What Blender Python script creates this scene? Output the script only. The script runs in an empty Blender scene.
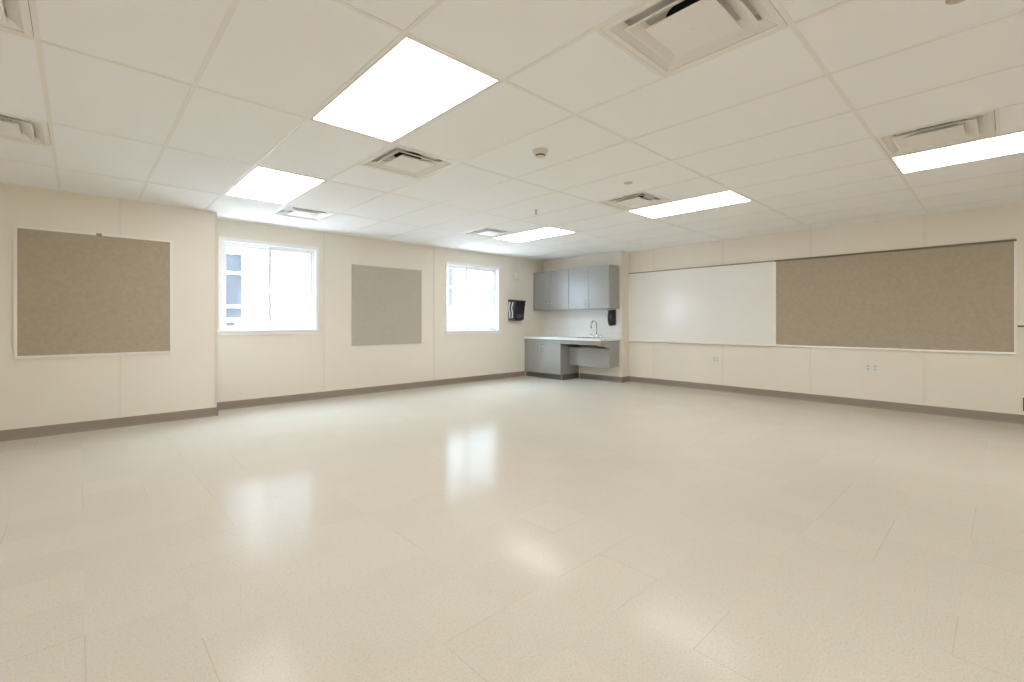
import bpy, bmesh, math, random
from mathutils import Vector, Matrix

random.seed(4)
sc = bpy.context.scene
COL = sc.collection
PI = math.pi

# ------------------------------------------------------------------ helpers
class MB:
    """collects shapes in one bmesh; build() links them as one mesh object"""
    def __init__(self):
        self.bm = bmesh.new()
        self.mi = 0

    def face(self, pts):
        vs = [self.bm.verts.new(p) for p in pts]
        f = self.bm.faces.new(vs)
        f.material_index = self.mi
        return f

    def hull(self, bottom, top):
        """solid between two matching loops"""
        n = len(bottom)
        b = [self.bm.verts.new(p) for p in bottom]
        t = [self.bm.verts.new(p) for p in top]
        fs = [self.bm.faces.new(list(reversed(b))), self.bm.faces.new(t)]
        for i in range(n):
            j = (i + 1) % n
            fs.append(self.bm.faces.new([b[i], b[j], t[j], t[i]]))
        for f in fs:
            f.material_index = self.mi
        return fs

    def box(self, x0, x1, y0, y1, z0, z1, bev=0.0, seg=2):
        x0, x1 = min(x0, x1), max(x0, x1)
        y0, y1 = min(y0, y1), max(y0, y1)
        z0, z1 = min(z0, z1), max(z0, z1)
        fs = self.hull([(x0, y0, z0), (x1, y0, z0), (x1, y1, z0), (x0, y1, z0)],
                       [(x0, y0, z1), (x1, y0, z1), (x1, y1, z1), (x0, y1, z1)])
        if bev > 0:
            es = list({e for f in fs for e in f.edges})
            r = bmesh.ops.bevel(self.bm, geom=es, offset=bev, segments=seg, profile=0.5, affect='EDGES')
            for f in r['faces']:
                f.material_index = self.mi
        return self

    def prism(self, prof, axis, a0, a1):
        """profile of 2-D points swept along one axis ('x': (y,z), 'y': (x,z), 'z': (x,y))"""
        def P(p, a):
            if axis == 'x':
                return (a, p[0], p[1])
            if axis == 'y':
                return (p[0], a, p[1])
            return (p[0], p[1], a)
        self.hull([P(p, a0) for p in prof], [P(p, a1) for p in prof])
        return self

    def frame(self, axis, a0, a1, u0, u1, v0, v1, w, depth_in=None):
        """rectangular ring; axis = normal; u,v the other two axes in order, mitred"""
        o = [(u0, v0), (u1, v0), (u1, v1), (u0, v1)]
        i = [(u0 + w, v0 + w), (u1 - w, v0 + w), (u1 - w, v1 - w), (u0 + w, v1 - w)]
        def P(p, a):
            if axis == 'x':
                return (a, p[0], p[1])
            if axis == 'y':
                return (p[0], a, p[1])
            return (p[0], p[1], a)
        for k in range(4):
            j = (k + 1) % 4
            q = [o[k], o[j], i[j], i[k]]
            self.hull([P(p, a0) for p in q], [P(p, a1) for p in q])
        return self

    def lathe(self, cx, cy, prof, n=32):
        """profile (radius, z) about a vertical axis"""
        rings = []
        for (r, zz) in prof:
            if r < 1e-6:
                rings.append([self.bm.verts.new((cx, cy, zz))])
            else:
                rings.append([self.bm.verts.new((cx + r * math.cos(2 * PI * k / n), cy + r * math.sin(2 * PI * k / n), zz)) for k in range(n)])
        for a, b in zip(rings[:-1], rings[1:]):
            for k in range(n):
                l = (k + 1) % n
                if len(a) == 1 and len(b) == 1:
                    continue
                if len(a) == 1:
                    f = self.bm.faces.new([a[0], b[k], b[l]])
                elif len(b) == 1:
                    f = self.bm.faces.new([a[k], a[l], b[0]])
                else:
                    f = self.bm.faces.new([a[k], a[l], b[l], b[k]])
                f.material_index = self.mi
                f.smooth = True
        return self

    def tube(self, pts, r, n=12):
        pts = [Vector(p) for p in pts]
        rings = []
        prev = None
        for i, p in enumerate(pts):
            d = (pts[min(i + 1, len(pts) - 1)] - pts[max(i - 1, 0)]).normalized()
            if prev is None:
                a = d.orthogonal().normalized()
            else:
                a = (prev - d * prev.dot(d)).normalized()
            prev = a
            b = d.cross(a)
            rr = r[i] if isinstance(r, (list, tuple)) else r
            rings.append([self.bm.verts.new(p + a * math.cos(2 * PI * k / n) * rr + b * math.sin(2 * PI * k / n) * rr) for k in range(n)])
        for a, b in zip(rings[:-1], rings[1:]):
            for k in range(n):
                l = (k + 1) % n
                f = self.bm.faces.new([a[k], a[l], b[l], b[k]])
                f.smooth = True
                f.material_index = self.mi
        for R in (list(reversed(rings[0])), rings[-1]):
            f = self.bm.faces.new(R)
            f.material_index = self.mi
        return self

    def build(self, name, mats, parent=None, origin=None):
        bmesh.ops.recalc_face_normals(self.bm, faces=self.bm.faces[:])
        me = bpy.data.meshes.new(name)
        if origin is not None:
            bmesh.ops.translate(self.bm, verts=self.bm.verts[:], vec=-Vector(origin))
        self.bm.to_mesh(me)
        self.bm.free()
        for m in (mats if isinstance(mats, (list, tuple)) else [mats]):
            me.materials.append(m)
        o = bpy.data.objects.new(name, me)
        COL.objects.link(o)
        if origin is not None:
            o.location = origin
        if parent is not None:
            o.parent = parent
        return o


def tag(o, label=None, cat=None, group=None, kind=None):
    if label:
        o['label'] = label
    if cat:
        o['category'] = cat
    if group:
        o['group'] = group
    if kind:
        o['kind'] = kind
    return o


def thing(name, label, cat, loc, rz=0.0, group=None):
    o = bpy.data.objects.new(name, None)
    o.empty_display_size = 0.1
    COL.objects.link(o)
    o.location = loc
    o.rotation_euler = (0, 0, rz)
    return tag(o, label, cat, group)


def children(o):
    return [c for c in bpy.data.objects if c.parent == o]


def copy_tree(o, parent=None):
    c = o.copy()
    COL.objects.link(c)
    if parent is not None:
        c.parent = parent
    for ch in children(o):
        copy_tree(ch, c)
    return c


# ------------------------------------------------------------------ materials
def mat(name, col, rough=0.6, metal=0.0, spec=0.5, coat=0.0, coat_rough=0.1):
    m = bpy.data.materials.new(name)
    m.use_nodes = True
    b = m.node_tree.nodes['Principled BSDF']
    b.inputs['Base Color'].default_value = (*col, 1)
    b.inputs['Roughness'].default_value = rough
    b.inputs['Metallic'].default_value = metal
    b.inputs['Specular IOR Level'].default_value = spec
    b.inputs['Coat Weight'].default_value = coat
    b.inputs['Coat Roughness'].default_value = coat_rough
    return m


def nd(m, t, **kw):
    n = m.node_tree.nodes.new(t)
    for k, v in kw.items():
        setattr(n, k, v)
    return n


def lk(m, a, b):
    m.node_tree.links.new(a, b)


def noise_mat(name, c0, c1, scale, detail=4.0, rough=0.6, lo=0.3, hi=0.7, bump=0.0, bump_scale=None, stretch=None, **kw):
    m = mat(name, c0, rough, **kw)
    b = m.node_tree.nodes['Principled BSDF']
    tc = nd(m, 'ShaderNodeTexCoord')
    src = tc.outputs['Object']
    if stretch:
        mp = nd(m, 'ShaderNodeMapping')
        mp.inputs['Scale'].default_value = stretch
        lk(m, src, mp.inputs['Vector'])
        src = mp.outputs['Vector']
    nz = nd(m, 'ShaderNodeTexNoise')
    nz.inputs['Scale'].default_value = scale
    nz.inputs['Detail'].default_value = detail
    lk(m, src, nz.inputs['Vector'])
    r = nd(m, 'ShaderNodeValToRGB')
    r.color_ramp.elements[0].position = lo
    r.color_ramp.elements[0].color = (*c0, 1)
    r.color_ramp.elements[1].position = hi
    r.color_ramp.elements[1].color = (*c1, 1)
    lk(m, nz.outputs['Fac'], r.inputs['Fac'])
    lk(m, r.outputs['Color'], b.inputs['Base Color'])
    if bump > 0:
        n2 = nd(m, 'ShaderNodeTexNoise')
        n2.inputs['Scale'].default_value = bump_scale or scale
        n2.inputs['Detail'].default_value = 3
        lk(m, src, n2.inputs['Vector'])
        bp = nd(m, 'ShaderNodeBump')
        bp.inputs['Strength'].default_value = bump
        bp.inputs['Distance'].default_value = 0.002
        lk(m, n2.outputs['Fac'], bp.inputs['Height'])
        lk(m, bp.outputs['Normal'], b.inputs['Normal'])
    return m


def floor_material():
    m = mat('vinyl_tile_floor', (0.6, 0.55, 0.45), 0.22)
    b = m.node_tree.nodes['Principled BSDF']
    tc = nd(m, 'ShaderNodeTexCoord')
    pos = tc.outputs['Object']

    def math_(op, a, bb=None, c=None):
        n = nd(m, 'ShaderNodeMath', operation=op)
        for i, v in enumerate((a, bb, c)):
            if v is None:
                continue
            if isinstance(v, (int, float)):
                n.inputs[i].default_value = v
            else:
                lk(m, v, n.inputs[i])
        return n.outputs[0]

    def ramp(fac, pts):
        r = nd(m, 'ShaderNodeValToRGB')
        while len(r.color_ramp.elements) < len(pts):
            r.color_ramp.elements.new(0.5)
        for e, (p, c) in zip(r.color_ramp.elements, pts):
            e.position = p
            e.color = (*c, 1)
        lk(m, fac, r.inputs['Fac'])
        return r.outputs['Color']

    # fine chips in the vinyl: two sizes
    v1 = nd(m, 'ShaderNodeTexNoise')
    v1.inputs['Scale'].default_value = 140
    v1.inputs['Detail'].default_value = 3
    v1.inputs['Roughness'].default_value = 0.7
    lk(m, pos, v1.inputs['Vector'])
    base = ramp(v1.outputs['Fac'], [(0.30, FLOOR_DARK), (0.47, FLOOR_MID), (0.70, FLOOR_LIGHT)])
    v2 = nd(m, 'ShaderNodeTexVoronoi')
    v2.inputs['Scale'].default_value = 95
    lk(m, pos, v2.inputs['Vector'])
    sep = nd(m, 'ShaderNodeSeparateColor')
    lk(m, v2.outputs['Color'], sep.inputs['Color'])
    chip = math_('MULTIPLY', math_('GREATER_THAN', sep.outputs[0], 0.80), math_('LESS_THAN', v2.outputs['Distance'], 0.35))
    mx = nd(m, 'ShaderNodeMix', data_type='RGBA')
    lk(m, math_('MULTIPLY', chip, 0.32), mx.inputs['Factor'])
    lk(m, base, mx.inputs['A'])
    mx.inputs['B'].default_value = (*FLOOR_CHIP, 1)

    # 12-inch tiles: each a shade of its own, hairline joints that show on some edges only
    xyz = nd(m, 'ShaderNodeSeparateXYZ')
    lk(m, pos, xyz.inputs['Vector'])
    T = 0.3048
    tx = math_('DIVIDE', math_('SUBTRACT', xyz.outputs[0], 0.015), T)
    ty = math_('DIVIDE', math_('SUBTRACT', xyz.outputs[1], 0.125), T)
    ix, iy = math_('FLOOR', tx), math_('FLOOR', ty)
    cmb = nd(m, 'ShaderNodeCombineXYZ')
    lk(m, ix, cmb.inputs[0])
    lk(m, iy, cmb.inputs[1])
    wn = nd(m, 'ShaderNodeTexWhiteNoise', noise_dimensions='2D')
    lk(m, cmb.outputs[0], wn.inputs['Vector'])
    shade = math_('ADD', math_('MULTIPLY', wn.outputs['Value'], 0.035), 0.982)

    def joint(t, half, key_a, key_b, thr):
        fr = math_('SUBTRACT', t, math_('FLOOR', math_('ADD', t, 0.5)))
        line = math_('LESS_THAN', math_('ABSOLUTE', fr), half)
        c = nd(m, 'ShaderNodeCombineXYZ')
        lk(m, math_('FLOOR', math_('ADD', t, 0.5)), c.inputs[0])
        lk(m, key_b, c.inputs[1])
        c.inputs[2].default_value = key_a
        w = nd(m, 'ShaderNodeTexWhiteNoise', noise_dimensions='3D')
        lk(m, c.outputs[0], w.inputs['Vector'])
        vis = math_('MULTIPLY', math_('GREATER_THAN', w.outputs['Value'], thr), w.outputs['Value'])
        return math_('MULTIPLY', line, vis)
    jx = joint(tx, 0.006, 3.0, iy, 0.76)
    jy = joint(ty, 0.006, 7.0, ix, 0.78)
    jj = math_('MULTIPLY', math_('MAXIMUM', jx, jy), 0.22)
    mul = nd(m, 'ShaderNodeMix', data_type='RGBA', blend_type='MULTIPLY')
    mul.inputs['Factor'].default_value = 1.0
    lk(m, mx.outputs['Result'], mul.inputs['A'])
    cs = nd(m, 'ShaderNodeCombineColor')
    for k in range(3):
        lk(m, shade, cs.inputs[k])
    lk(m, cs.outputs[0], mul.inputs['B'])
    fin = nd(m, 'ShaderNodeMix', data_type='RGBA')
    lk(m, jj, fin.inputs['Factor'])
    lk(m, mul.outputs['Result'], fin.inputs['A'])
    fin.inputs['B'].default_value = (0.16, 0.14, 0.11, 1)
    lk(m, fin.outputs['Result'], b.inputs['Base Color'])

    # wax: slightly uneven gloss and a soft waviness
    n3 = nd(m, 'ShaderNodeTexNoise')
    n3.inputs['Scale'].default_value = 1.3
    n3.inputs['Detail'].default_value = 3
    lk(m, pos, n3.inputs['Vector'])
    lk(m, math_('ADD', math_('MULTIPLY', n3.outputs['Fac'], 0.06), FLOOR_ROUGH - 0.03), b.inputs['Roughness'])
    b.inputs['Specular IOR Level'].default_value = FLOOR_SPEC
    n4 = nd(m, 'ShaderNodeTexNoise')
    n4.inputs['Scale'].default_value = 9
    lk(m, pos, n4.inputs['Vector'])
    bp = nd(m, 'ShaderNodeBump')
    bp.inputs['Strength'].default_value = 0.06
    bp.inputs['Distance'].default_value = 0.004
    lk(m, n4.outputs['Fac'], bp.inputs['Height'])
    lk(m, bp.outputs['Normal'], b.inputs['Normal'])
    return m


FLOOR_DARK = (0.54, 0.497, 0.42)
FLOOR_MID = (0.605, 0.563, 0.487)
FLOOR_LIGHT = (0.66, 0.622, 0.55)
FLOOR_CHIP = (0.46, 0.41, 0.34)
FLOOR_ROUGH = 0.14
FLOOR_SPEC = 0.055

M = {}
M['floor'] = floor_material()
M['wall'] = noise_mat('cream_vinyl_wall', (0.83, 0.782, 0.70), (0.845, 0.797, 0.715), 3.0, rough=0.55, bump=0.10, bump_scale=320, spec=0.35)
M['batten'] = mat('cream_vinyl_batten', (0.80, 0.75, 0.665), 0.45, spec=0.4)
M['tile'] = noise_mat('ceiling_tile', (0.895, 0.905, 0.92), (0.915, 0.925, 0.94), 160, rough=0.9, lo=0.35, hi=0.6, bump=0.25, bump_scale=260, spec=0.2)
M['tee'] = mat('ceiling_tee', (0.84, 0.83, 0.81), 0.5)
M['base'] = mat('taupe_rubber_base', (0.30, 0.255, 0.21), 0.5)
M['tack'] = noise_mat('tan_tackboard_fabric', (0.42, 0.36, 0.28), (0.465, 0.40, 0.315), 26, detail=9, rough=0.95, lo=0.32, hi=0.72, bump=0.3, bump_scale=500, spec=0.15)
M['panel'] = noise_mat('grey_beige_panel_fabric', (0.49, 0.455, 0.395), (0.525, 0.49, 0.425), 30, detail=6, rough=0.95, bump=0.2, bump_scale=500, spec=0.15)
M['alu'] = mat('satin_aluminium', (0.86, 0.84, 0.80), 0.38, metal=0.2)
M['dark_hook_shade'] = mat('dark_hook_and_shade_line', (0.30, 0.28, 0.25), 0.45, metal=0.3)  # dark metal of the map hook; also painted shade along the whiteboard top
M['whiteboard'] = mat('whiteboard_enamel', (0.86, 0.85, 0.835), 0.13, spec=0.8)
M['cab'] = noise_mat('grey_laminate', (0.30, 0.295, 0.288), (0.32, 0.315, 0.307), 4, rough=0.26, stretch=(60, 60, 2), spec=0.9, coat=0.6, coat_rough=0.22)
M['cab_dark'] = mat('dark_plinth_laminate', (0.115, 0.105, 0.088), 0.5)
M['counter'] = noise_mat('white_counter', (0.80, 0.80, 0.79), (0.84, 0.84, 0.83), 60, rough=0.25)
M['splash'] = mat('white_splash_panel', (0.80, 0.795, 0.775), 0.3)
M['steel'] = mat('brushed_steel', (0.62, 0.62, 0.62), 0.25, metal=1.0)
M['chrome'] = mat('chrome', (0.72, 0.73, 0.74), 0.10, metal=1.0)
M['black'] = mat('black_gloss_plastic', (0.010, 0.010, 0.011), 0.30, spec=0.35)
M['blackm'] = mat('black_matt_plastic', (0.012, 0.012, 0.012), 0.5)
M['smoke'] = mat('smoked_grey_plastic', (0.03, 0.032, 0.036), 0.12, coat=1.0, coat_rough=0.05)
M['highlight_grey'] = mat('painted_highlight_grey', (0.62, 0.64, 0.66), 0.25)  # pale grey painted as gloss highlights on the dispenser side
M['white'] = mat('white_vinyl', (0.90, 0.905, 0.91), 0.35)
M['trim'] = mat('white_painted_trim', (0.90, 0.90, 0.90), 0.35)
M['plate'] = mat('white_plate', (0.82, 0.79, 0.73), 0.35)
M['slot'] = mat('dark_slot', (0.05, 0.045, 0.04), 0.6)
M['vent'] = mat('white_enamel_metal', (0.84, 0.83, 0.80), 0.4)
M['duct'] = mat('dark_duct_lining', (0.05, 0.05, 0.05), 0.9)
M['device'] = mat('ivory_plastic', (0.70, 0.675, 0.60), 0.4)
M['cap'] = mat('beige_cap', (0.56, 0.51, 0.43), 0.45)
M['shade_brown'] = mat('brown_shade_line', (0.20, 0.165, 0.115), 0.5)  # brown standing in for the shadow line on top of the long tackboard
M['bronze'] = mat('dark_bronze_metal', (0.10, 0.08, 0.05), 0.5, metal=0.3)
M['stucco'] = noise_mat('pale_stucco', (0.28, 0.28, 0.28), (0.30, 0.30, 0.30), 6, rough=0.9, bump=0.3, bump_scale=60)
M['concrete'] = noise_mat('pale_concrete', (0.25, 0.25, 0.25), (0.29, 0.29, 0.29), 1.5, rough=0.9)
M['extglass'] = mat('grey_window_glass', (0.062, 0.062, 0.066), 0.2, spec=0.06)


def glass_material():
    m = bpy.data.materials.new('clear_pane')
    m.use_nodes = True
    nt = m.node_tree
    nt.nodes.remove(nt.nodes['Principled BSDF'])
    out = nt.nodes['Material Output']
    tr = nd(m, 'ShaderNodeBsdfTransparent')
    tr.inputs['Color'].default_value = (0.96, 0.98, 0.98, 1)
    gl = nd(m, 'ShaderNodeBsdfGlossy')
    gl.inputs['Roughness'].default_value = 0.02
    fr = nd(m, 'ShaderNodeFresnel')
    fr.inputs['IOR'].default_value = 1.45
    mx = nd(m, 'ShaderNodeMixShader')
    # reflect at the outer skin only: the ray is not bent inside the pane, so the inner skin must not count as total reflection
    ge = nd(m, 'ShaderNodeNewGeometry')
    iv = nd(m, 'ShaderNodeMath', operation='SUBTRACT')
    iv.inputs[0].default_value = 1.0
    lk(m, ge.outputs['Backfacing'], iv.inputs[1])
    mu = nd(m, 'ShaderNodeMath', operation='MULTIPLY')
    lk(m, fr.outputs[0], mu.inputs[0])
    lk(m, iv.outputs[0], mu.inputs[1])
    lk(m, mu.outputs[0], mx.inputs[0])
    lk(m, tr.outputs[0], mx.inputs[1])
    lk(m, gl.outputs[0], mx.inputs[2])
    lk(m, mx.outputs[0], out.inputs['Surface'])
    return m


M['glass'] = glass_material()


def lamp_material(strength):
    m = bpy.data.materials.new('led_panel_lens')
    m.use_nodes = True
    b = m.node_tree.nodes['Principled BSDF']
    b.inputs['Base Color'].default_value = (0.85, 0.85, 0.84, 1)
    b.inputs['Emission Color'].default_value = (1.0, 0.978, 0.94, 1)
    b.inputs['Emission Strength'].default_value = strength
    return m


LAMP = 6.6
SKY = 18.0
SUN = 38.0
M['lens'] = lamp_material(LAMP)

# ------------------------------------------------------------------ the room's measures (metres)
H = 2.435                      # ceiling
YB = 6.83                      # window wall
YL = 6.46                      # projecting wall with the left tackboard
XS = 1.20                      # where it steps back
XR = 7.56                      # whiteboard wall
XA, YA = 7.32, 4.85            # plumbing wall behind the sink and its free end
X0, Y0 = -3.6, -4.7            # walls behind the camera
G = 0.6096                     # ceiling module
gx = lambda i: (1.7693 + i) * G
gy = lambda v: (3.0624 + v) * G
WT = 0.14                      # outer wall thickness

# floor
b = MB()
b.box(X0 - .1, XR + .1, Y0 - .1, YB + WT, -0.1, 0.0)
tag(b.build('floor', M['floor']), 'speckled cream vinyl tile floor with a waxed shine', 'floor', kind='structure')

# walls
W1 = dict(x0=1.335, x1=2.50, z0=1.012, z1=2.165)     # clear openings
W2 = dict(x0=4.800, x1=6.010, z0=0.957, z1=2.160)
b = MB()
xs = [XS - 0.3, W1['x0'], W1['x1'], W2['x0'], W2['x1'], XR + .1]
for i in range(5):
    a, c = xs[i], xs[i + 1]
    w = W1 if i == 1 else (W2 if i == 3 else None)
    if w is None:
        b.box(a, c, YB, YB + WT, 0, H + .15)
    else:
        b.box(a, c, YB, YB + WT, 0, w['z0'])
        b.box(a, c, YB, YB + WT, w['z1'], H + .15)
b.mi = 1
for x in (2.62, 4.53):
    b.box(x - .016, x + .016, YB - .003, YB, 0.1, H)
tag(b.build('wall_back', [M['wall'], M['batten']]), 'cream window wall with two sliding windows', 'wall', kind='structure')

b = MB()
b.box(X0 - .1, XS, YL, YB + WT, 0, H + .15)
b.mi = 1
for x in (0.318, -0.902, -2.122):
    b.box(x - .014, x + .014, YL - .003, YL, 0.1, H)
b.box(XS - .022, XS + .003, YL - .003, YL, 0.1, H)
b.box(XS, XS + .003, YL - .003, YL + .02, 0.1, H)
tag(b.build('wall_left', [M['wall'], M['batten']]), 'cream wall projecting at the left behind the framed tackboard', 'wall', kind='structure')

b = MB()
b.box(XR, XR + .1, Y0 - .1, YB + WT, 0, H + .15)
b.mi = 1
for y in (4.34, 3.12, 1.893, 0.684, -0.535, -1.754, -2.973, -4.192):
    b.box(XR - .003, XR, y - .018, y + .018, 0.1, H)
tag(b.build('wall_right', [M['wall'], M['batten']]), 'cream whiteboard wall at the right', 'wall', kind='structure')

b = MB()
b.box(XA, XR, YA, YB, 0, H)
tag(b.build('wall_alcove', [M['wall']]), 'furred out cream wall behind the sink', 'wall', kind='structure')

b = MB()
b.box(X0 - .1, XR + .1, Y0 - .1, Y0, 0, H + .15)
tag(b.build('wall_front', [M['wall']]), 'cream wall behind the camera', 'wall', kind='structure')
b = MB()
b.box(X0 - .1, X0, Y0, YL, 0, H + .15)
tag(b.build('wall_near', [M['wall']]), 'cream wall at the near left, out of view', 'wall', kind='structure')

# rubber baseboards with a rounded top and a coved toe
def base_profile(s):
    return [(0, 0), (s * .016, 0), (s * .011, .010), (s * .007, .022), (s * .006, .092), (s * .004, .099), (0, .102)]


def baseboard(name, axis, wall, s, a0, a1):
    b = MB()
    for (p, q) in zip(a0, a1):
        b.prism([(wall + u, v) for u, v in base_profile(s)], axis, p, q)
    return tag(b.build(name, [M['base']]), kind='structure')


baseboard('baseboard_left', 'x', YL, -1, [X0], [XS + .016])
baseboard('baseboard_back', 'x', YB, -1, [XS], [6.76])
baseboard('baseboard_right', 'y', XR, -1, [Y0], [YA])
baseboard('baseboard_alcove', 'y', XA, -1, [YA - .016], [5.83])
b = MB()
b.prism([(YA + u, v) for u, v in base_profile(-1)], 'x', XA - .016, XR)
tag(b.build('baseboard_alcove_end', [M['base']]), kind='structure')
b = MB()
b.prism([(XS + u, v) for u, v in base_profile(1)], 'y', YL - .016, YB)
tag(b.build('baseboard_left_return', [M['base']]), kind='structure')

# ------------------------------------------------------------------ ceiling: lay-in tiles on a grid of tees
LIGHTS = [(0, 0), (0, 4), (6, 4), (6, 0), (6, -4), (0, -4), (0, -8), (6, -8), (-6, -8), (-6, -4), (-6, 0)]           # module of the near corner, each 1 x 2 modules; the unseen ones behind the camera are added for light
VENTS = [(1, -2), (1, 2), (1, 6), (5, -3), (5, 1), (5, 5), (-3, 1), (-3, 4)]
light_cells = {(i, v + k) for i, v in LIGHTS for k in (0, 1)}
vent_cells = set(VENTS)
b = MB()
i0, i1 = -8, 11
v0, v1 = -12, 9
xlo, xhi, ylo, yhi = X0 - .05, XR + .05, Y0 - .05, YB + .05
TW = .011
cuts = set()
for i in range(i0, i1):
    v = v0
    while v < v1:
        cells = [(i, v), (i, v + 1)]
        taken = [c in light_cells or c in vent_cells for c in cells]
        spans = []
        if not any(taken):
            spans = [(v, v + 2)]
        else:
            for k in (0, 1):
                if not taken[k]:
                    spans.append((v + k, v + k + 1))
                cuts.add((i, v + 1)) if cells[0] not in light_cells else None
        for (p, q) in spans:
            xa, xb = max(gx(i) + .004, xlo), min(gx(i + 1) - .004, xhi)
            ya, yb = max(gy(p) + .004, ylo), min(gy(q) - .004, yhi)
            if xb - xa > .02 and yb - ya > .02:
                b.box(xa, xb, ya, yb, H + .0025, H + .02)
        v += 2
b.mi = 1
for i in range(i0, i1 + 1):
    if xlo < gx(i) < xhi:
        b.box(gx(i) - TW, gx(i) + TW, ylo, yhi, H, H + .004)
for i in range(i0, i1):
    xa, xb = max(gx(i) + TW, xlo), min(gx(i + 1) - TW, xhi)
    if xb <= xa:
        continue
    for v in range(v0, v1 + 1):
        if (v % 2 == 0 or (i, v) in cuts) and ylo < gy(v) < yhi:
            b.box(xa, xb, gy(v) - TW, gy(v) + TW, H, H + .004)
# wall angle round the edge
b.box(X0, XR, Y0, Y0 + .02, H - .001, H + .003)
b.box(XR - .02, XR, Y0, YA, H - .001, H + .003)
b.box(XS, XA, YB - .02, YB, H - .001, H + .003)
b.box(X0, XS, YL - .02, YL, H - .001, H + .003)
b.box(X0, X0 + .02, Y0, YL, H - .001, H + .003)
b.box(XA - .02, XA, YA, YB, H - .001, H + .003)
# deck above
b.mi = 2
b.box(X0 - .1, XR + .1, Y0 - .1, YB + WT, H + .15, H + .2)
tag(b.build('ceiling', [M['tile'], M['tee'], M['duct']]), 'suspended ceiling of large white lay-in tiles', 'ceiling', kind='structure')

# ------------------------------------------------------------------ ceiling lights
def make_light():
    t = thing('ceiling_light', 'x', 'ceiling light', (0, 0, 0), group='flat LED ceiling panels')
    f = MB()
    f.frame('z', 0.001, 0.05, -G / 2 + .013, G / 2 - .013, -G + .013, G - .013, .012)
    f.box(-G / 2 + .013, G / 2 - .013, -G + .013, G - .013, .05, .055)
    f.build('light_frame', M['vent'], t)
    l = MB()
    l.box(-G / 2 + .025, G / 2 - .025, -G + .025, G - .025, .004, .010)
    l.build('light_lens', M['lens'], t)
    return t


LIGHT_LABELS = {
    (0, 0): 'largest glowing ceiling panel, nearest one at top left of centre',
    (0, 4): 'glowing ceiling panel above the left window, beside the projecting wall',
    (6, 4): 'small distant glowing ceiling panel nearest the wall cabinets',
    (6, 0): 'glowing ceiling panel in front of the whiteboard',
    (6, -4): 'glowing ceiling panel cut by the right edge, above the tan tackboard',
    (0, -4): 'unseen ceiling panel added behind the camera to light the room',
}
proto = make_light()
for k, (i, v) in enumerate(LIGHTS):
    o = proto if k == 0 else copy_tree(proto)
    o.location = ((gx(i) + gx(i + 1)) / 2, gy(v + 1), H)
    o['label'] = LIGHT_LABELS.get((i, v), LIGHT_LABELS[(0, -4)])

# ------------------------------------------------------------------ square air diffusers
def square_ring(b, h0, z0, h1, z1, t=.0015):
    """sloping square band from half-size h0 at z0 to h1 at z1, with thickness"""
    o = lambda h, zz: [(-h, -h, zz), (h, -h, zz), (h, h, zz), (-h, h, zz)]
    A, B = o(h0, z0), o(h1, z1)
    A2, B2 = o(h0 + t, z0 + t), o(h1 + t, z1 + t)
    for k in range(4):
        j = (k + 1) % 4
        b.face([A[k], A[j], B[j], B[k]])
        b.face([A2[j], A2[k], B2[k], B2[j]])
        b.face([A[j], A[k], A2[k], A2[j]])
        b.face([B[k], B[j], B2[j], B2[k]])


def make_vent():
    t = thing('air_diffuser', 'x', 'air vent', (0, 0, 0), group='square ceiling air diffusers')
    f = MB()
    f.frame('z', 0.000, 0.006, -G / 2 + .013, G / 2 - .013, -G / 2 + .013, G / 2 - .013, .028)
    square_ring(f, .264, .004, .215, .030)
    square_ring(f, .215, .030, .213, .060)
    f.build('face_frame', M['vent'], t)
    c = MB()
    square_ring(c, .214, -.004, .205, -.004)
    square_ring(c, .206, -.004, .150, .030)
    c.build('cone', M['vent'], t)
    p = MB()
    square_ring(p, .150, -.006, .110, .020)
    p.box(-.150, .150, -.150, .150, -.008, -.005)
    p.lathe(0, 0, [(0, -.0105), (.006, -.0105), (.008, -.008)], 12)
    p.build('center_plate', M['vent'], t)
    d = MB()
    d.frame('z', .056, .062, -.225, .225, -.225, .225, .012)
    d.lathe(0, 0, [(.115, .060), (.115, .130), (0, .130)], 32)
    r = 32
    ring = [(.115 * math.cos(2 * PI * q / r), .115 * math.sin(2 * PI * q / r)) for q in range(r)]
    for q in range(r):
        p0, p1 = ring[q], ring[(q + 1) % r]
        e0, e1 = [tuple(.215 * c / max(abs(p[0]), abs(p[1])) for c in p) for p in (p0, p1)]
        d.face([(*p0, .060), (*p1, .060), (*e1, .060), (*e0, .060)])
    d.build('back_pan', M['vent'], t)
    n = MB()
    n.lathe(0, 0, [(.112, .061), (.112, .120), (0, .120)], 32)
    n.build('duct_neck', M['duct'], t)
    return t


VENT_LABELS = {
    (1, -2): 'largest square air diffuser, cut by the top edge of the picture',
    (1, 2): 'square air diffuser just beyond the nearest glowing ceiling panel',
    (1, 6): 'square air diffuser above the left window, catching window light',
    (5, -3): 'square air diffuser at the right beside the ceiling panel over the tan tackboard',
    (5, 1): 'square air diffuser at the left end of the ceiling panel by the whiteboard',
    (5, 5): 'small distant air diffuser above the right window',
    (-3, 1): 'air diffuser cut off in the top left corner of the picture',
    (-3, 4): 'air diffuser cut by the left edge above the framed tackboard',
}
proto = make_vent()
for k, (i, v) in enumerate(VENTS):
    o = proto if k == 0 else copy_tree(proto)
    o.location = ((gx(i) + gx(i + 1)) / 2, (gy(v) + gy(v + 1)) / 2, H)
    o['label'] = VENT_LABELS[(i, v)]

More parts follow.
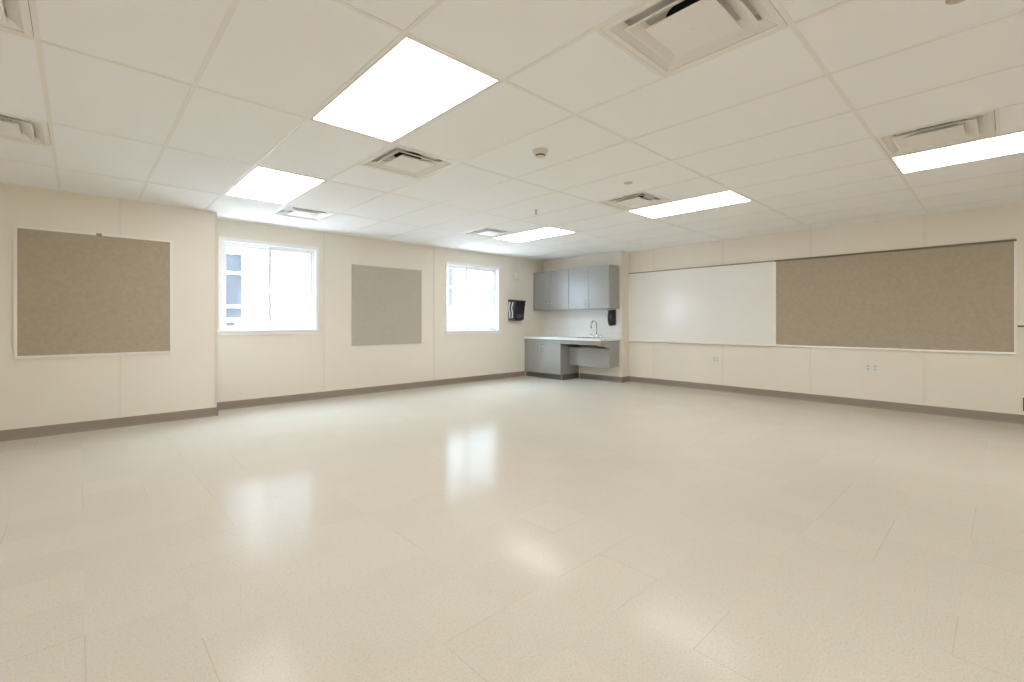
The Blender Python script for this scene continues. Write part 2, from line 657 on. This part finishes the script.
# smoke detector, round caps, little pendent sprinkler
t = thing('smoke_detector', 'round ivory smoke detector on the ceiling between the glowing panels', 'smoke detector', (2.585, 2.442, H + .005))
b = MB()
b.lathe(0, 0, [(0, 0), (.062, 0), (.062, -.008), (.058, -.014), (.047, -.016), (0, -.016)], 40)
b.build('mounting_base', M['device'], t)
b = MB()
b.lathe(0, 0, [(.050, -.016), (.052, -.030), (.047, -.034), (.036, -.036), (.034, -.046), (.028, -.052), (0, -.053)], 40)
b.build('sensor_head', M['device'], t)
b = MB()
b.lathe(0, 0, [(.0365, -.036), (.0365, -.044), (.034, -.046)], 40)
b.build('vent_ring', M['slot'], t)

def ceiling_cap(x, y, label):
    t = thing('concealed_sprinkler', label, 'sprinkler cap', (x, y, H + .005), group='flat round sprinkler caps')
    b = MB()
    b.lathe(0, 0, [(0, -.006), (.038, -.006), (.042, -.003), (.042, 0), (0, 0)], 36)
    b.build('cover_plate', M['cap'], t)
    b = MB()
    b.lathe(0, 0, [(.043, 0), (.052, 0), (.052, -.002), (.043, -.002), (.043, 0)], 36)
    b.build('trim_ring', M['device'], t)

ceiling_cap(3.795, 2.445, 'flat round beige ceiling cap beside the diffuser near the whiteboard')
ceiling_cap(2.601, 0.130, 'flat round beige ceiling cap at the top right edge of the picture')

t = thing('pendent_sprinkler', 'small grey pendent sprinkler head hanging from the ceiling before the far light', 'sprinkler', (3.912, 3.768, H + .005))
b = MB()
b.lathe(0, 0, [(0, 0), (.030, 0), (.028, -.006), (.014, -.010), (0, -.010)], 24)
b.build('escutcheon', M['device'], t)
b = MB()
b.tube([(0, 0, -.010), (0, 0, -.028)], .008)
b.tube([(-.008, 0, -.022), (-.016, 0, -.034), (-.004, 0, -.048)], .003, 8)
b.tube([(.008, 0, -.022), (.016, 0, -.034), (.004, 0, -.048)], .003, 8)
b.build('sprinkler_body', M['steel'], t)
b = MB()
b.lathe(0, 0, [(0, -.048), (.016, -.048), (.016, -.051), (0, -.051)], 24)
b.build('deflector', M['steel'], t)

# ------------------------------------------------------------------ windows: white casing, reveal, sliding sashes
def window(n, w, split):
    x0, x1, z0, z1 = w['x0'], w['x1'], w['z0'], w['z1']
    c = MB()
    c.frame('y', YB - .016, YB, x0 - .042, x1 + .042, z0 - .046, z1 + .042, .044)
    # lining of the reveal
    c.box(x0, x0 + .008, YB - .004, YB + .085, z0, z1)
    c.box(x1 - .008, x1, YB - .004, YB + .085, z0, z1)
    c.box(x0, x1, YB - .004, YB + .085, z1 - .008, z1)
    c.box(x0, x1, YB - .004, YB + .085, z0, z0 + .008)
    o = c.build('window_%d' % n, [M['trim']])
    tag(o, ('left' if n == 1 else 'right') + ' white sliding window in the cream wall', 'window', kind='structure')
    s = MB()
    s.box(x0 - .058, x1 + .058, YB - .034, YB + .004, z0 - .022, z0 + .004, .004)
    s.box(x0 - .045, x1 + .045, YB - .0165, YB, z0 - .060, z0 - .022)
    tag(s.build('window_sill', M['trim'], o), kind='structure')
    f = MB()
    f.frame('y', YB + .045, YB + .125, x0 + .006, x1 - .006, z0 + .006, z1 - .006, .022)
    f.build('window_frame', M['white'], o)
    xm = x0 + (x1 - x0) * split
    for (a, d, yy) in ((x0 + .024, xm + .016, YB + .095), (xm - .016, x1 - .024, YB + .062)):
        q = MB()
        q.frame('y', yy, yy + .028, a, d, z0 + .024, z1 - .024, .036)
        sh = q.build('window_sash', M['white'], o)
        p = MB()
        p.box(a + .024, d - .024, yy + .012, yy + .016, z0 + .048, z1 - .048)
        p.build('window_pane', M['glass'], sh)
    l = MB()
    l.box(xm - .014, xm + .004, YB + .046, YB + .062, (z0 + z1) / 2 - .03, (z0 + z1) / 2 + .03, .003)
    l.build('window_latch', M['white'], o)
    return o

window(1, W1, .49)
window(2, W2, .40)

# ------------------------------------------------------------------ boards
def board_y(name, label, x0, x1, z0, z1, wall, material, fw=.019, hook=None):
    """framed board on a wall that faces -y"""
    t = thing(name, label, 'tackboard', ((x0 + x1) / 2, wall, z0))
    cx = (x0 + x1) / 2
    b = MB()
    b.box(x0 - cx + .010, x1 - cx - .010, -.014, 0, .010, z1 - z0 - .010)
    b.build('tack_panel', material, t)
    b = MB()
    b.frame('y', -.020, 0, x0 - cx, x1 - cx, 0, z1 - z0, fw)
    b.build('board_frame', M['alu'], t)
    if hook is not None:
        h = MB()
        h.box(hook - cx - .022, hook - cx + .022, -.032, -.019, z1 - z0 - .024, z1 - z0 - .002, .003)
        h.tube([(hook - cx, -.030, z1 - z0 - .018), (hook - cx, -.046, z1 - z0 - .020), (hook - cx, -.046, z1 - z0 - .008)], .004, 8)
        h.build('map_hook', M['dark_hook_shade'], t)
    return t

board_y('tackboard', 'square tan tackboard in an aluminium frame on the left wall', -0.456, 0.772, .772, 2.044, YL, M['tack'], .024, 0.151)

x0, x1, z0, z1 = 3.035, 4.263, .762, 2.000
t = thing('tackboard', 'frameless grey beige square tackboard between the two windows', 'tackboard', ((x0 + x1) / 2, YB - .001, z0))
b = MB()
b.box(-(x1 - x0) / 2, (x1 - x0) / 2, -.022, 0, 0, z1 - z0, .003)
b.build('tack_panel', M['panel'], t)
b = MB()
b.frame('y', -.010, 0, -(x1 - x0) / 2 - .003, (x1 - x0) / 2 + .003, -.003, z1 - z0 + .003, .006)
b.build('edge_band', M['alu'], t)

# whiteboard and long tackboard side by side
zb, zt = .768, 2.032
y0, ym, y1 = -0.078, 2.353, 4.860
t = thing('whiteboard', 'glossy whiteboard with a marker rail next to the long tan tackboard', 'whiteboard', (XR, (ym + y1) / 2, zb))
hw = (y1 - ym) / 2
hb = zt - zb
b = MB()
b.box(-.012, 0, -hw + .01, hw - .01, .01, hb - .01)
b.build('writing_surface', M['whiteboard'], t)
b = MB()
b.frame('x', -.018, 0, -hw + .001, hw, 0, hb, .017)
b.build('board_frame', M['alu'], t)
b = MB()
b.prism([(-.004, .012), (-.020, .012), (-.058, .001), (-.062, .004), (-.062, -.004), (-.004, -.012)], 'y', -hw + .001, hw)
b.build('marker_tray', M['alu'], t)
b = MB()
b.box(-.025, -.001, -hw + .001, hw, hb - .012, hb + .005, .002)  # dark strip in place of the shadow along the top edge
b.build('top_shade_line', M['dark_hook_shade'], t)

t = thing('tackboard', 'long tan tackboard filling the right half of the whiteboard wall', 'tackboard', (XR, (y0 + ym) / 2, zb))
hw = (ym - y0) / 2
b = MB()
b.box(-.014, 0, -hw + .01, hw - .01, .01, hb - .01)
b.build('tack_panel', M['tack'], t)
b = MB()
b.frame('x', -.020, 0, -hw, hw - .001, 0, hb, .019)
b.prism([(-.004, .014), (-.024, .014), (-.028, .004), (-.028, -.006), (-.004, -.010)], 'y', -hw, hw - .001)
b.build('board_frame', M['alu'], t)
b = MB()
b.box(-.025, -.001, -hw, hw - .001, hb - .020, hb + .005, .002)  # brown strip painted as the top edge's shadow, covering the pale frame
b.build('top_shade_line', M['shade_brown'], t)

# rail running on to the right of the boards, and the grille low on that wall
t = thing('wall_rail', 'narrow metal rail running off the right edge of the picture from the tackboard', 'rail', (XR, -0.085, 1.093))
b = MB()
b.box(-.030, 0, -1.0, 0, -.008, .030, .004)
b.build('rail_body', M['alu'], t)
b = MB()
b.box(-.022, 0, -1.0, 0, -.026, -.008)
b.build('rail_groove', M['bronze'], t)
t = thing('wall_grille', 'dark metal grille low on the wall at the right edge', 'grille', (XR, -0.275, .148))
b = MB()
b.frame('x', -.014, 0, -.15, .15, 0, .145, .016)
b.box(-.004, 0, -.14, .14, .01, .135)
b.build('grille_frame', M['bronze'], t)
b = MB()
for k in range(7):
    zz = .022 + k * .0165
    b.prism([(-.012, zz), (-.004, zz + .008), (-.004, zz + .010), (-.012, zz + .002)], 'y', -.135, .135)
b.build('grille_slats', M['bronze'], t)

# ------------------------------------------------------------------ outlets on the whiteboard wall
def outlet(name, y, zc, w, h, kind, label, group=None):
    t = thing(name, label, 'wall plate', (XR, y, zc), group=group)
    b = MB()
    b.box(-.006, 0, -w / 2, w / 2, -h / 2, h / 2, .002)
    b.build('cover_plate', M['plate'], t)
    cols = [0] if kind != 'double' else [-w / 4, w / 4]
    for ci, cy in enumerate(cols):
        if kind == 'blank':
            for zz in (-h * .36, h * .36):
                s = MB()
                s.box(-.008, -.005, -.003, .003, zz - .003, zz + .003)
                s.build('screw', M['steel'], t)
            continue
        for zz in (-.021, .021):
            r = MB()
            r.box(-.0085, -.005, cy - .017, cy + .017, zz - .014, zz + .014, .0015)
            rr = r.build('socket', M['device'], t)
            s = MB()
            for dy in (-.006, .006):
                s.box(-.0092, -.0080, cy + dy - .0014, cy + dy + .0014, zz - .002, zz + .008)
            s.box(-.0092, -.0080, cy - .002, cy + .002, zz - .010, zz - .006)
            s.build('socket_slots', M['slot'], rr)
    return t

outlet('blank_plate', 3.335, .545, .115, .075, 'blank', 'small blank wall plate left of the outlet under the whiteboard')
outlet('power_outlet', 3.225, .515, .10, .130, 'double', 'pale power outlet with dark slots under the whiteboard')
outlet('blank_plate', 3.052, .492, .060, .080, 'blank', 'tiny blank wall plate right of the outlet under the whiteboard')
outlet('power_outlet', 1.200, .525, .145, .150, 'double', 'wide double power outlet plate below the long tan tackboard')

# little sensor on the window wall
t = thing('wall_sensor', 'small pale square sensor high on the wall between right window and cabinets', 'sensor', (6.515, YB, 2.062))
b = MB()
b.box(-.06, .06, -.022, 0, -.065, .065, .008)
b.build('sensor_housing', M['plate'], t)
b = MB()
for k in range(4):
    b.box(-.035, .035, -.0235, -.0215, -.040 + k * .012, -.036 + k * .012)
b.build('sensor_slots', M['device'], t)

# ------------------------------------------------------------------ paper towel dispenser on the window wall
t = thing('paper_towel_dispenser', 'black paper towel dispenser with shiny grey sides right of the window', 'towel dispenser', (6.44, YB, 1.160))
def towel_profile(k=1.0, inset=0.0):
    return [(0, 0 + inset), (-.165 * k, 0 + inset), (-.185 * k, .012 + inset), (-.190 * k, .10), (-.205 * k, .20), (-.222 * k, .30), (-.230 * k, .365 - inset),
            (-.222 * k, .385 - inset), (-.15 * k, .398 - inset), (0, .405 - inset)]
b = MB()
b.prism(towel_profile(), 'x', -.150, .105)
body = b.build('housing', M['black'], t)
b = MB()
b.prism([(p[0] * .92, .02 + p[1] * .90) for p in towel_profile()], 'x', -.160, -.1495)
b.build('side_cover', M['smoke'], t)
b = MB()
b.prism([(-.020, .03), (-.062, .03), (-.074, .13), (-.045, .24), (-.080, .36), (-.030, .36), (-.008, .24), (-.034, .13)], 'x', -.166, -.1595)  # curved pale stripe imitating a reflection of the window
b.build('side_highlight', M['highlight_grey'], t)
b = MB()
b.prism([(-.108, .04), (-.136, .04), (-.150, .13), (-.124, .24), (-.160, .35), (-.136, .35), (-.098, .24), (-.124, .13)], 'x', -.166, -.1595)  # second painted reflection stripe, nearer the front
b.build('side_highlight', M['highlight_grey'], t)
b = MB()
b.prism([(-.150, .395), (-.236, .382), (-.240, .366), (-.150, .380)], 'x', -.165, .113)
b.prism([(0, .397), (-.152, .380), (-.152, .397), (0, .412)], 'x', -.165, .113)
b.build('lid', M['blackm'], t)
b = MB()
b.box(-.110, .065, -.196, -.184, .03, .12, .004)
b.build('front_window', M['smoke'], t)
b = MB()
b.box(-.10, .09, -.120, -.095, -.012, .004, .002)
b.build('paper_slot', M['blackm'], t)

# ------------------------------------------------------------------ wall cabinets
def pull(b, x, y, z0, z1):
    """vertical wire pull standing off a front that faces -x"""
    b.tube([(x, y, z0), (x - .022, y, z0), (x - .028, y, z0 + .006), (x - .028, y, z1 - .006), (x - .022, y, z1), (x, y, z1)], .0045, 8)

XU = 7.00
UZ0, UZ1 = 1.368, 2.160
def upper_cab(ya, yb, label, filler):
    t = thing('wall_cabinet', label, 'cabinet', (XA - .006, (ya + yb) / 2, UZ0), group='grey wall cabinets over the sink')
    c = (ya + yb) / 2
    w = (yb - ya) / 2
    h = UZ1 - UZ0
    dx = XU - XA + .006          # front of the doors
    b = MB()
    b.box(dx + .020, 0, -w, w, 0, h)
    b.build('carcass', M['cab'], t)
    if filler:
        f = MB()
        f.box(dx + .004, dx + .030, w - filler, w, 0, h)
        f.build('filler_strip', M['cab'], t)
    ws = w - filler
    mid = (-w + ws) / 2
    for k, (p, q) in enumerate(((-w + .002, mid - .0015), (mid + .0015, ws - .002))):
        d = MB()
        d.box(dx, dx + .019, p, q, .003, h - .003, .0015, 1)
        dd = d.build('door', M['cab'], t)
        hd = MB()
        pull(hd, dx, (q - .045) if k == 0 else (p + .045), .045, .155)
        hd.build('handle', M['steel'], dd)
    return t

YM = 5.855
upper_cab(4.905, YM - .001, 'grey two door wall cabinet above the faucet', 0)
upper_cab(YM + .001, YB - .004, 'grey two door wall cabinet in the corner beside the towel dispenser', .035)

# ------------------------------------------------------------------ base cabinet, sink front, counter
CT = .822                        # counter top
XC = 6.705                       # counter front edge
XF = 6.745                       # cabinet fronts
YJ = 5.845                       # end of the floor-standing cabinet
t = thing('base_cabinet', 'grey two door base cabinet standing in the corner', 'cabinet', (XF, (YJ + YB) / 2, 0))
w = (YB - .004 - YJ) / 2
b = MB()
b.box(.020, XA - XF - .018, -w, w, .10, CT - .044)
b.box(.045, XA - XF - .018, -w, -w + .02, 0, .10)
b.build('carcass', M['cab'], t)
b = MB()
b.box(.045, .062, -w + .02, w, 0, .10)
b.box(.045, XA - XF - .020, -w - .005, -w, 0, .10)
b.build('plinth', M['cab_dark'], t)
b = MB()
b.box(0, .019, -w, w, CT - .044 - .070, CT - .044, .0015, 1)
b.build('top_rail', M['cab'], t)
b = MB()
b.box(.004, .030, w - .035, w, .10, CT - .115)
b.build('filler_strip', M['cab'], t)
ws = w - .035
mid = (-w + ws) / 2
for k, (p, q) in enumerate(((-w + .002, mid - .0015), (mid + .0015, ws - .002))):
    d = MB()
    d.box(0, .019, p, q, .103, CT - .117, .0015, 1)
    dd = d.build('door', M['cab'], t)
    hd = MB()
    pull(hd, 0, (q - .045) if k == 0 else (p + .045), .535, .650)
    hd.build('handle', M['steel'], dd)

YE = 4.900
t = thing('sink_cabinet', 'grey open kneespace sink front with a hung lower panel', 'cabinet', (XF, (YE + YJ) / 2, 0.28))
cy = (YE + YJ) / 2
w = (YJ - YE) / 2 - .002
zo = .28
b = MB()
b.box(0, .019, -w, w, CT - .044 - .076 - zo, CT - .044 - zo, .0015, 1)
b.build('apron', M['cab'], t)
b = MB()
b.box(XU - XF, XU - XF + .019, -w + .02, w, 0.003, .350, .0015, 1)
pl = b.build('access_panel', M['cab'], t)
b = MB()
pull(b, XU - XF, (5.385 - cy), .290, .390)
b.build('handle', M['chrome'], pl)
b = MB()
# end panel: full depth at the top, stepping back to the lower box
b.prism([(.019, CT - .046 - zo), (XA - XF - .018, CT - .046 - zo), (XA - XF - .018, 0), (XU - XF - .002, 0), (XU - XF - .002, .352),
         (.019, CT - .044 - .078 - zo)], 'y', -w, -w + .019)
b.build('end_panel', M['cab'], t)
b = MB()
b.box(XU - XF + .02, XA - XF - .018, -w + .02, w, 0, .016)
b.build('bottom_panel', M['cab'], t)

t = thing('countertop', 'white countertop over the grey base cabinets', 'countertop', (XC, (YE + YB) / 2, CT - .042))
sx0, sx1, sy0, sy1 = 6.83 - XC, 7.17 - XC, 5.08 - (YE + YB) / 2, 5.62 - (YE + YB) / 2      # sink cut-out
w0, w1 = -(YB - YE) / 2 - .012, (YB - YE) / 2 - .003
dd = XA - XC - .014
b = MB()
b.box(0, sx0, w0, w1, 0, .042)
b.box(sx1, dd, w0, w1, 0, .042)
b.box(sx0, sx1, w0, sy0, 0, .042)
b.box(sx0, sx1, sy1, w1, 0, .042)
b.build('counter_slab', M['counter'], t)

t = thing('sink', 'stainless steel sink bowl let into the white countertop', 'sink', (7.0, 5.35, CT))
b = MB()
b.frame('z', 0.0005, .004, -.185, .185, -.285, .285, .022)
b.build('sink_rim', M['steel'], t)
b = MB()
b.frame('z', -.095, 0.0005, -.168, .168, -.268, .268, .004)
b.box(-.168, .168, -.268, .268, -.100, -.095)
b.build('sink_bowl', M['steel'], t)
b = MB()
b.lathe(0, 0, [(0, -.0935), (.035, -.0935), (.04, -.095)], 24)
b.build('drain', M['chrome'], t)

t = thing('backsplash', 'white splash panel on the wall behind the faucet', 'backsplash', (XA - .003, (YA + YB) / 2, CT))
b = MB()
b.box(-.005, 0, -(YB - YA) / 2 + .02, (YB - YA) / 2 - .002, 0.001, UZ0 - CT - .001)
b.build('splash_sheet', M['splash'], t)
b = MB()
b.box(-.018, -.0055, -(YB - YE) / 2 + .025, (YB - YA) / 2 - .004, 0.001, .030, .002)
b.build('splash_curb', M['counter'], t)

t = thing('faucet', 'chrome gooseneck faucet with two lever handles behind the sink', 'faucet', (7.235, 5.36, CT))
b = MB()
b.box(-.026, .026, -.125, .125, 0, .014, .006)
b.build('deck_plate', M['chrome'], t)
b = MB()
r = .085
pts = [(0, 0, .014), (0, 0, .10), (0, 0, .235)]
for k in range(1, 13):
    a = PI * k / 12
    pts.append((-r + r * math.cos(a), 0, .235 + r * math.sin(a)))
pts.append((-2 * r, 0, .185))
b.tube(pts, .0125, 14)
b.lathe(0, 0, [(.024, .014), (.024, .03), (.016, .045), (.0125, .06)], 20)
b.tube([(-2 * r, 0, .195), (-2 * r, 0, .175)], .015, 14)
b.build('spout', M['chrome'], t)
for s in (-1, 1):
    b = MB()
    b.lathe(0, .10 * s, [(.021, .014), (.020, .040), (.013, .052), (0, .055)], 20)
    b.tube([(0, .10 * s, .046), (-.045, .10 * s, .062), (-.085, .10 * s + .004 * s, .066)], [.008, .007, .006], 10)
    b.build('lever_handle', M['chrome'], t)

# ------------------------------------------------------------------ soap dispenser
t = thing('soap_dispenser', 'black soap dispenser on the splash panel under the wall cabinet', 'soap dispenser', (XA - .009, 5.035, 1.062))
b = MB()
prof = [(0, 0), (-.072, 0), (-.088, .03), (-.098, .10), (-.100, .18), (-.094, .245), (-.080, .262), (0, .270)]
b.prism(prof, 'y', -.058, .058)
bm = b.bm
es = [e for e in bm.edges if abs(e.verts[0].co.y - e.verts[1].co.y) < 1e-6 and e.verts[0].co.x < -.01 and e.verts[1].co.x < -.01]
bmesh.ops.bevel(bm, geom=es, offset=.016, segments=3, profile=.5, affect='EDGES')
b.build('housing', M['black'], t)
b = MB()
b.box(-.104, -.095, -.030, .030, .110, .200, .004)
b.build('refill_window', M['smoke'], t)
b = MB()
b.box(-.090, -.060, -.030, .030, -.014, .002, .004)
b.build('push_bar', M['blackm'], t)
b = MB()
b.prism([(0, .268), (-.098, .258), (-.102, .272), (0, .284)], 'y', -.060, .060)
b.build('lid', M['blackm'], t)

# ------------------------------------------------------------------ outside the windows
b = MB()
b.box(-14, 40, YB + WT + .02, 40, -.45, -.30)
b.box(-40, X0 - .12, -30, YB + WT + .02, -.45, -.30)
b.box(-40, -14, YB + WT + .02, 40, -.45, -.30)
tag(b.build('ground', M['concrete']), 'pale concrete yard outside the windows', 'ground', kind='structure')

YW = 13.0
t = thing('neighbour_building', 'pale building across the yard seen through the left window', 'building', (6, YW, -.30))
b = MB()
b.box(-46, 34, 0, 5, 0, 5.6)
b.build('facade', M['stucco'], t)
b = MB()
b.box(2.98 - 6, 3.62 - 6, -.60, 0, 0, 5.2)
b.build('pilaster', M['stucco'], t)
b = MB()
b.box(-46, 34, -.5, 0, 5.2, 5.5)
b.build('eaves', M['white'], t)
def ext_window(x, zz, w, h, rows):
    f = MB()
    f.frame('y', -.08, 0, x - 6, x + w - 6, zz + .30, zz + h + .30, .07)
    n = len(rows)
    for r in rows[1:]:
        f.box(x - 6, x + w - 6, -.07, 0, r + .30 - .035, r + .30 + .035)
    wf = f.build('facade_window', M['white'], t)
    lims = list(rows) + [zz + h]
    p = MB()
    p.box(x - 6 + .06, x + w - 6 - .06, -.03, -.005, zz + .36, zz + h + .24)
    p.build('facade_pane', M['extglass'], wf)

ext_window(2.50, 1.15, .52, 1.70, (1.15, 1.50, 2.32))
ext_window(2.42, .93, .44, .26, (.93,))
ext_window(0.9, 1.15, .9, 1.70, (1.15, 1.50, 2.32))
ext_window(9.05, 1.60, .36, 1.55, (1.60, 2.3))

# ------------------------------------------------------------------ light: overcast-bright sky, sun on the yard (from behind this building)
w = bpy.data.worlds.new('sky')
sc.world = w
w.use_nodes = True
bg = w.node_tree.nodes['Background']
bg.inputs['Color'].default_value = (0.64, 0.81, 1.0, 1)
bg.inputs['Strength'].default_value = SKY
sd = bpy.data.lights.new('sun', 'SUN')
sd.energy = SUN
sd.angle = math.radians(1.0)
so = bpy.data.objects.new('sun', sd)
COL.objects.link(so)
so.rotation_euler = (0, -math.radians(42), math.radians(10))

# ------------------------------------------------------------------ camera
F, CYH, YAW = 462.5, 321.7, math.radians(43.1)
cd = bpy.data.cameras.new('camera')
cam = bpy.data.objects.new('camera', cd)
COL.objects.link(cam)
cam.location = (0, 0, 1.125)
cam.rotation_euler = (PI / 2, 0, -YAW)
cd.sensor_fit = 'HORIZONTAL'
cd.sensor_width = 36
cd.lens = F * 36 / 1024
cd.shift_y = -(341 - CYH) / 1024
cd.clip_start = .02
sc.camera = cam

sc.view_settings.view_transform = 'Standard'
sc.view_settings.look = 'None'
sc.view_settings.gamma = 1
sc.view_settings.use_curve_mapping = False
sc.view_settings.exposure = 0.36
sc.cycles.use_denoising = True
sc.cycles.max_bounces = 14
sc.cycles.diffuse_bounces = 10
sc.cycles.transparent_max_bounces = 16
